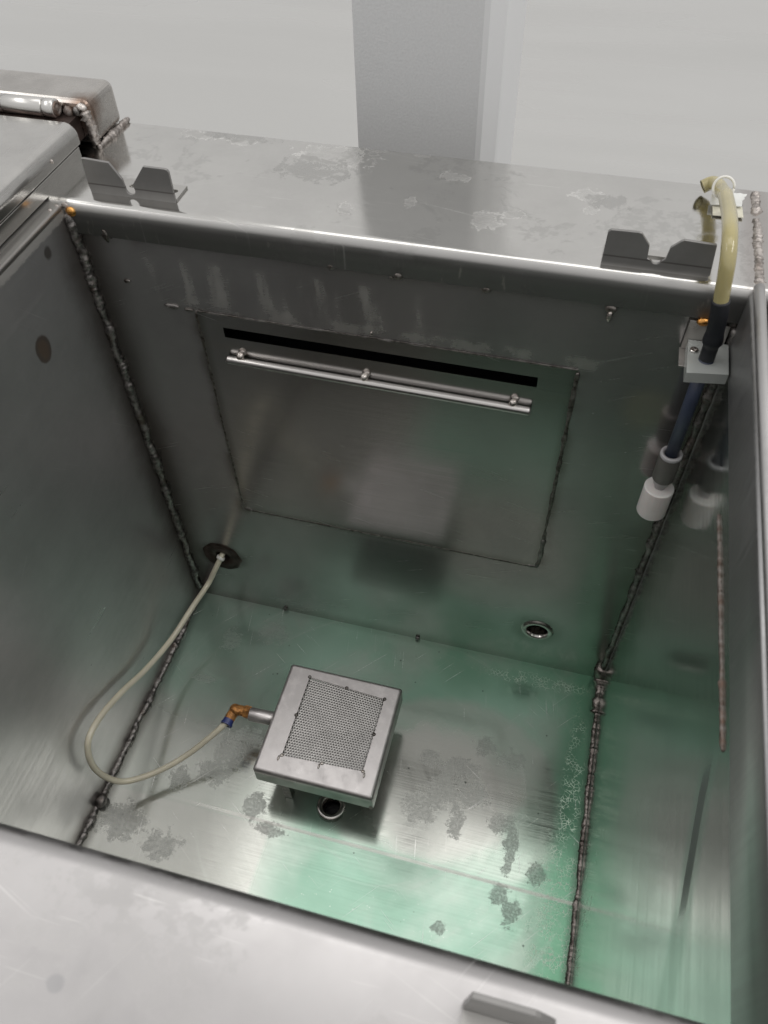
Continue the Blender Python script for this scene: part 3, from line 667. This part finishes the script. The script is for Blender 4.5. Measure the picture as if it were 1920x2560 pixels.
for k in range(len(inner)): bm.faces.new((loops[-1][k], inner[k], inner[(k + 1) % len(inner)], loops[-1][(k + 1) % len(inner)]))
bv = [bm.verts.new((x, y, z)) for z in (-.0025,) for x, y in scr]; sv = [bm.verts.new((x, y, 0)) for x, y in scr]
for k in range(4): bm.faces.new((sv[k], sv[(k + 1) % 4], bv[(k + 1) % 4], bv[k]))
bmesh.ops.remove_doubles(bm, verts=bm.verts, dist=1e-6)
hs = obj('housing', bm, 'box', db, smooth=False); hs.location = (0, 0, BZ)
for p in hs.data.polygons: p.use_smooth = abs(p.normal.z) < .999 and abs(p.normal.z) > .02
bm = bmesh.new(); box(bm, -hw + .004, hw - .004, -hd + .004, hd - .004, .064, .0655); obj('bottom_plate', bm, 'box', db)
# perforated screen: every hole is cut
bm = bmesh.new(); NX, NYy = 29, 33
def q2(u, v):
    a = Vector(scr[0]).lerp(Vector(scr[1]), u); b = Vector(scr[3]).lerp(Vector(scr[2]), u); return a.lerp(b, v)
du, dv = 1 / (NX + .5), 1 / NYy
for j in range(NYy):
    for i in range(NX):
        u0 = (i + (.5 if j % 2 else 0)) * du; v0 = j * dv; cu, cv = u0 + du / 2, v0 + dv / 2
        rect = [(1, 0), (1, 1), (0, 1), (-1, 1), (-1, 0), (-1, -1), (0, -1), (1, -1)]
        o_, i_ = [], []
        for k, (a, b) in enumerate(rect):
            p = q2(cu + a * du / 2, cv + b * dv / 2); o_.append(bm.verts.new((p.x, p.y, 0)))
            p = q2(cu + math.cos(k * math.pi / 4) * du * .27, cv + math.sin(k * math.pi / 4) * dv * .30); i_.append(bm.verts.new((p.x, p.y, 0)))
        for k in range(8): bm.faces.new((o_[k], o_[(k + 1) % 8], i_[(k + 1) % 8], i_[k]))
for v in bm.verts: v.co.z = .0007 * mnoise.noise(v.co * 22)
for f in bm.faces:
    f.normal_update()
    if f.normal.z < 0: f.normal_flip()
sc_ = obj('perforated_screen', bm, 'screen', db, smooth=True, solid=.0012); sc_.location = (0, 0, BZ - .0012)
def mid(a, b): return ((a[0] + b[0]) / 2, (a[1] + b[1]) / 2)
tk = [scr[0], scr[1], scr[2], scr[3], mid(scr[0], scr[1]), mid(scr[1], scr[2]), mid(scr[2], scr[3]), mid(scr[3], scr[0])]
for i, (x, y) in enumerate(tk):
    part_tack(db, (x, y, BZ), .0030, 'seam' if i not in (0, 1, 4) else 'tack', 100 + i, (.9, .9, .6))
    if i in (0, 1, 4): part_tack(db, (x - .003 + (.006 if i == 1 else 0), y - .005, BZ + .0005), .0030, 'tack', 110 + i, (.55, 1.3, .5))
# feet, inlet stub
for x, y in ((-.047, -.074), (.055, .02), (-.047, .07)):
    bm = bmesh.new(); box(bm, x - .006, x + .006, y - .006, y + .006, .001, .0645); obj('leg', bm, 'weld', db, bevel=.001)
bm = bmesh.new(); st = Vector((-hw + .001, -.0015, .085))
lathe(bm, [(.0080, .0), (.0103, .001), (.0103, .036), (.0095, .0375), (.0070, .0375), (.0070, .030), (0, .03)], st, (-1, -.03, 0), 28); obj('inlet_pipe', bm, 'box', db, smooth=True)
for p in db.children[-1].data.polygons: p.use_smooth = True
part_tack(db, (hw - .004, -hd + .001, .068), .004, 'weld_b', 120, (.8, .8, .8))

# rusty elbow with a blue push-in collar, on the inlet pipe
ex = BX0 - .0375
el = empty('elbow_fitting', (ex, -.231, .085), 'rusty orange push-in elbow fitting on the inlet pipe of the steel box', 'fitting')
bm = bmesh.new(); tube(bm, spline([(.004, 0, 0), (-.008, 0, .0), (-.019, -.001, .0), (-.0245, -.008, -.001), (-.0265, -.0185, -.002)], 5), .0078, 14)
lathe(bm, [(.0062, -.006), (.0098, -.006), (.0102, .001), (.0098, .004), (.007, .0042)], (-.004, 0, 0), (-1, 0, 0), 6)
lump(bm, (-.0215, -.002, .003), .0088, 5, (1, 1, .9), .3)
obj('elbow_body', bm, 'brass', el, smooth=False)
bm = bmesh.new(); lathe(bm, [(.0056, -.002), (.0080, -.002), (.0080, .0035), (.0090, .004), (.0090, .007), (.0050, .0072)], (-.0268, -.019, -.002), (-.16, -1, -.06), 22); obj('release_collar', bm, 'blue', el, smooth=False)

# ------------------------------------------------------------------ air hose from the far-left port to the elbow
hp = [(.065, .012, .131), (.0645, -.004, .130), (.056, -.018, .111), (.045, -.033, .087), (.036, -.079, .083), (.022, -.139, .072), (.0150, -.205, .091), (.0125, -.262, .124), (.012, -.311, .147),
      (.0125, -.344, .151), (.014, -.361, .136), (.017, -.3695, .107), (.024, -.369, .073), (.040, -.362, .047), (.066, -.344, .039), (.094, -.322, .042), (.120, -.299, .052), (.1425, -.278, .067), (.1600, -.2595, .0795), (.1655, -.2515, .0825)]
ho = empty('air_hose', hp[1], 'thin cream plastic hose looping from the dark far port to the rusty elbow', 'hose')
loc = Vector(hp[1])
bm = bmesh.new(); tube(bm, [p - loc for p in spline(hp, 8)], .0045, 14); obj('hose_line', bm, 'airline', ho, smooth=True)
bm = bmesh.new(); lathe(bm, [(.0042, .0), (.0068, .0), (.0072, .003), (.0066, .0055), (.0042, .006)], (0.0006, .001, .001), (-.35, -.62, -.55), 20); obj('end_ferrule', bm, 'tie', ho, smooth=True)

# ------------------------------------------------------------------ float switch on its bracket
sx, sy = .676, -.033
fb = empty('sensor_bracket', (.674, 0, .70), 'pale metal angle bracket with frosted clamp block in the far right corner under the rim', 'bracket')
bz = -.70
bm = bmesh.new()
prism(bm, [(.655, .7095), (.6925, .7075), (.6925, .676), (.6545, .676)], lambda x, z: Vector((x - .674, -.0052, z + bz)), lambda x, z: Vector((x - .674, -.0032, z + bz)))
obj('back_plate', bm, 'plate', fb, bevel=.0004)
bm = bmesh.new(); box(bm, .6535 - .674, .6925 - .674, -.032, -.0034, .6738 + bz, .6758 + bz); obj('shelf_plate', bm, 'plate', fb, bevel=.0004)
bm = bmesh.new()
holed(bm, [(.659 - .674, -.0058), (.6965 - .674, -.0058), (.6965 - .674, -.050), (.6585 - .674, -.058 + .002)], [circle(sx - .674, sy, .0073, 20)], lambda x, y: Vector((x, y, .6880 + bz)))
g = bmesh.ops.extrude_face_region(bm, geom=list(bm.faces))
for e in g['geom']:
    if isinstance(e, bmesh.types.BMVert): e.co.z -= .0116
obj('clamp_block', bm, 'acrylic', fb, bevel=.0006)
for x, y in ((.6645, -.022),):
    bm = bmesh.new(); lathe(bm, [(.0042, 0), (.0042, .0016), (.0036, .0022), (.0024, .0022), (.0022, .0004), (0, .0004)], (x - .674, y, .6880 + bz), (0, 0, 1), 24); obj('screw', bm, 'port', fb, smooth=False)
fs = empty('float_switch', (sx, sy, .45), 'level switch with white float and blue grey stem hanging in the far right corner', 'float switch')
fz = -.45
lean = Vector((.004, .004, -.25))
def fl(prof, mat, nm, par=None, seg=32, sm=False):
    bm = bmesh.new(); lathe(bm, [(r, z + fz) for r, z in prof], (0, 0, 0), (0, 0, 1), seg); return obj(nm, bm, mat, par or fs, smooth=sm)
fl([(0, .542), (.0068, .542), (.0068, .700), (0, .700)], 'pvc', 'stem', sm=False)
for p in fs.children[-1].data.polygons: p.use_smooth = True
fl([(.0069, .546), (.0075, .559), (.0102, .5602), (.0117, .5595), (.0119, .558), (.0119, .556)], 'collar_rim', 'collar_rim', sm=True)
fl([(.0119, .5555), (.0117, .5205), (.0110, .519), (0, .519)], 'collar', 'collar', sm=True)
fl([(.0085, .519), (.0085, .512), (.0058, .511), (.0058, .496), (0, .496)], 'spindle', 'spindle', sm=True)
fl([(.0056, .5045), (.0058, .5050), (.0152, .5050), (.0165, .5038), (.0165, .4635), (.0155, .4620), (0, .4620)], 'float', 'float', sm=False)

# ------------------------------------------------------------------ yellowed hose over the rim with its black sleeve
yp = [(.676, sy, .690), (.6755, sy, .712), (.6733, sy + .0003, .738), (.670, -.0322, .757), (.667, -.0305, .780), (.6652, -.0265, .793), (.6640, -.0165, .8005), (.6638, .0006, .803), (.665, .0368, .797), (.6655, .0866, .786), (.6665, .1010, .7800), (.6660, .1262, .7710), (.6635, .1480, .7650), (.6585, .1575, .7610), (.6510, .1555, .7570)]
yh = empty('level_hose', (.676, sy, .690), 'short yellowed clear hose arching over the far rim into the bracket', 'hose')
lo = Vector((.676, sy, .690)); pts = [p - lo for p in spline(yp, 8)]
bm = bmesh.new(); tube(bm, pts[20:], .0068, 20, cap=False)
oh = obj('hose_line', bm, 'tubeplastic', yh, smooth=True)
bm = bmesh.new(); tube(bm, pts[20:-1], .0046, 16); obj('hose_core', bm, 'tubeplastic', yh, smooth=True)
bm = bmesh.new(); e0, e1 = pts[-1], pts[-3]; ax = (e0 - e1).normalized(); lathe(bm, [(.0067, -.0006), (.0050, -.0004), (.0046, -.006), (0, -.006)], e0, ax, 20); obj('hose_end', bm, 'cut', yh)
sp = pts[:24]; rr = []
for p in sp:
    z = p.z
    rr.append(.0072 if z < .016 else (.0072 + .0020 * (z - .016) / .002 if z < .018 else (.0092 if z < .0235 else (.0092 - .0012 * (z - .0235) / .006 if z < .0295 else .0080))))
bm = bmesh.new(); tube(bm, sp, rr, 24); obj('black_sleeve', bm, 'sleeve', yh, smooth=True)

# ------------------------------------------------------------------ label tag tied round the hose
tg = empty('label_tag', (.675, .132, H), 'torn white and cream label tag tied round the yellowed hose on the far rim', 'tag')
def tagpiece(poly, z0, z1, th, mat, nm):
    bm = bmesh.new(); n = len(poly)
    prism(bm, poly, lambda x, y: Vector((x - .675, y - .132, z0 + (z1 - z0) * (y - .11) / .06 + th)), lambda x, y: Vector((x - .675, y - .132, z0 + (z1 - z0) * (y - .11) / .06))); return obj(nm, bm, mat, tg)
tagpiece([(.6630, .1145), (.6925, .1160), (.6910, .140), (.6625, .139)], .003, .005, .0008, 'tagcream', 'cream_label')
tagpiece([(.6595, .129), (.6905, .131), (.6905, .142), (.6930, .1460), (.6925, .149), (.6945, .1515), (.6955, .1555), (.6920, .1545), (.6890, .1560), (.6850, .1545), (.6800, .1555), (.6608, .147)], .006, .007, .0009, 'tag', 'white_label')
bm = bmesh.new(); cpt = Vector((.6650, .1190, .7768)) - Vector((.675, .132, H)); rp = []
for k in range(25):
    a = 2 * math.pi * k / 24
    rp.append(cpt + Vector((.0098 * math.cos(a) + .001, .002 + .0045 * math.sin(a), .0088 * math.sin(a))))
tube(bm, rp, .0013, 8); obj('cable_tie', bm, 'tie', tg, smooth=True)
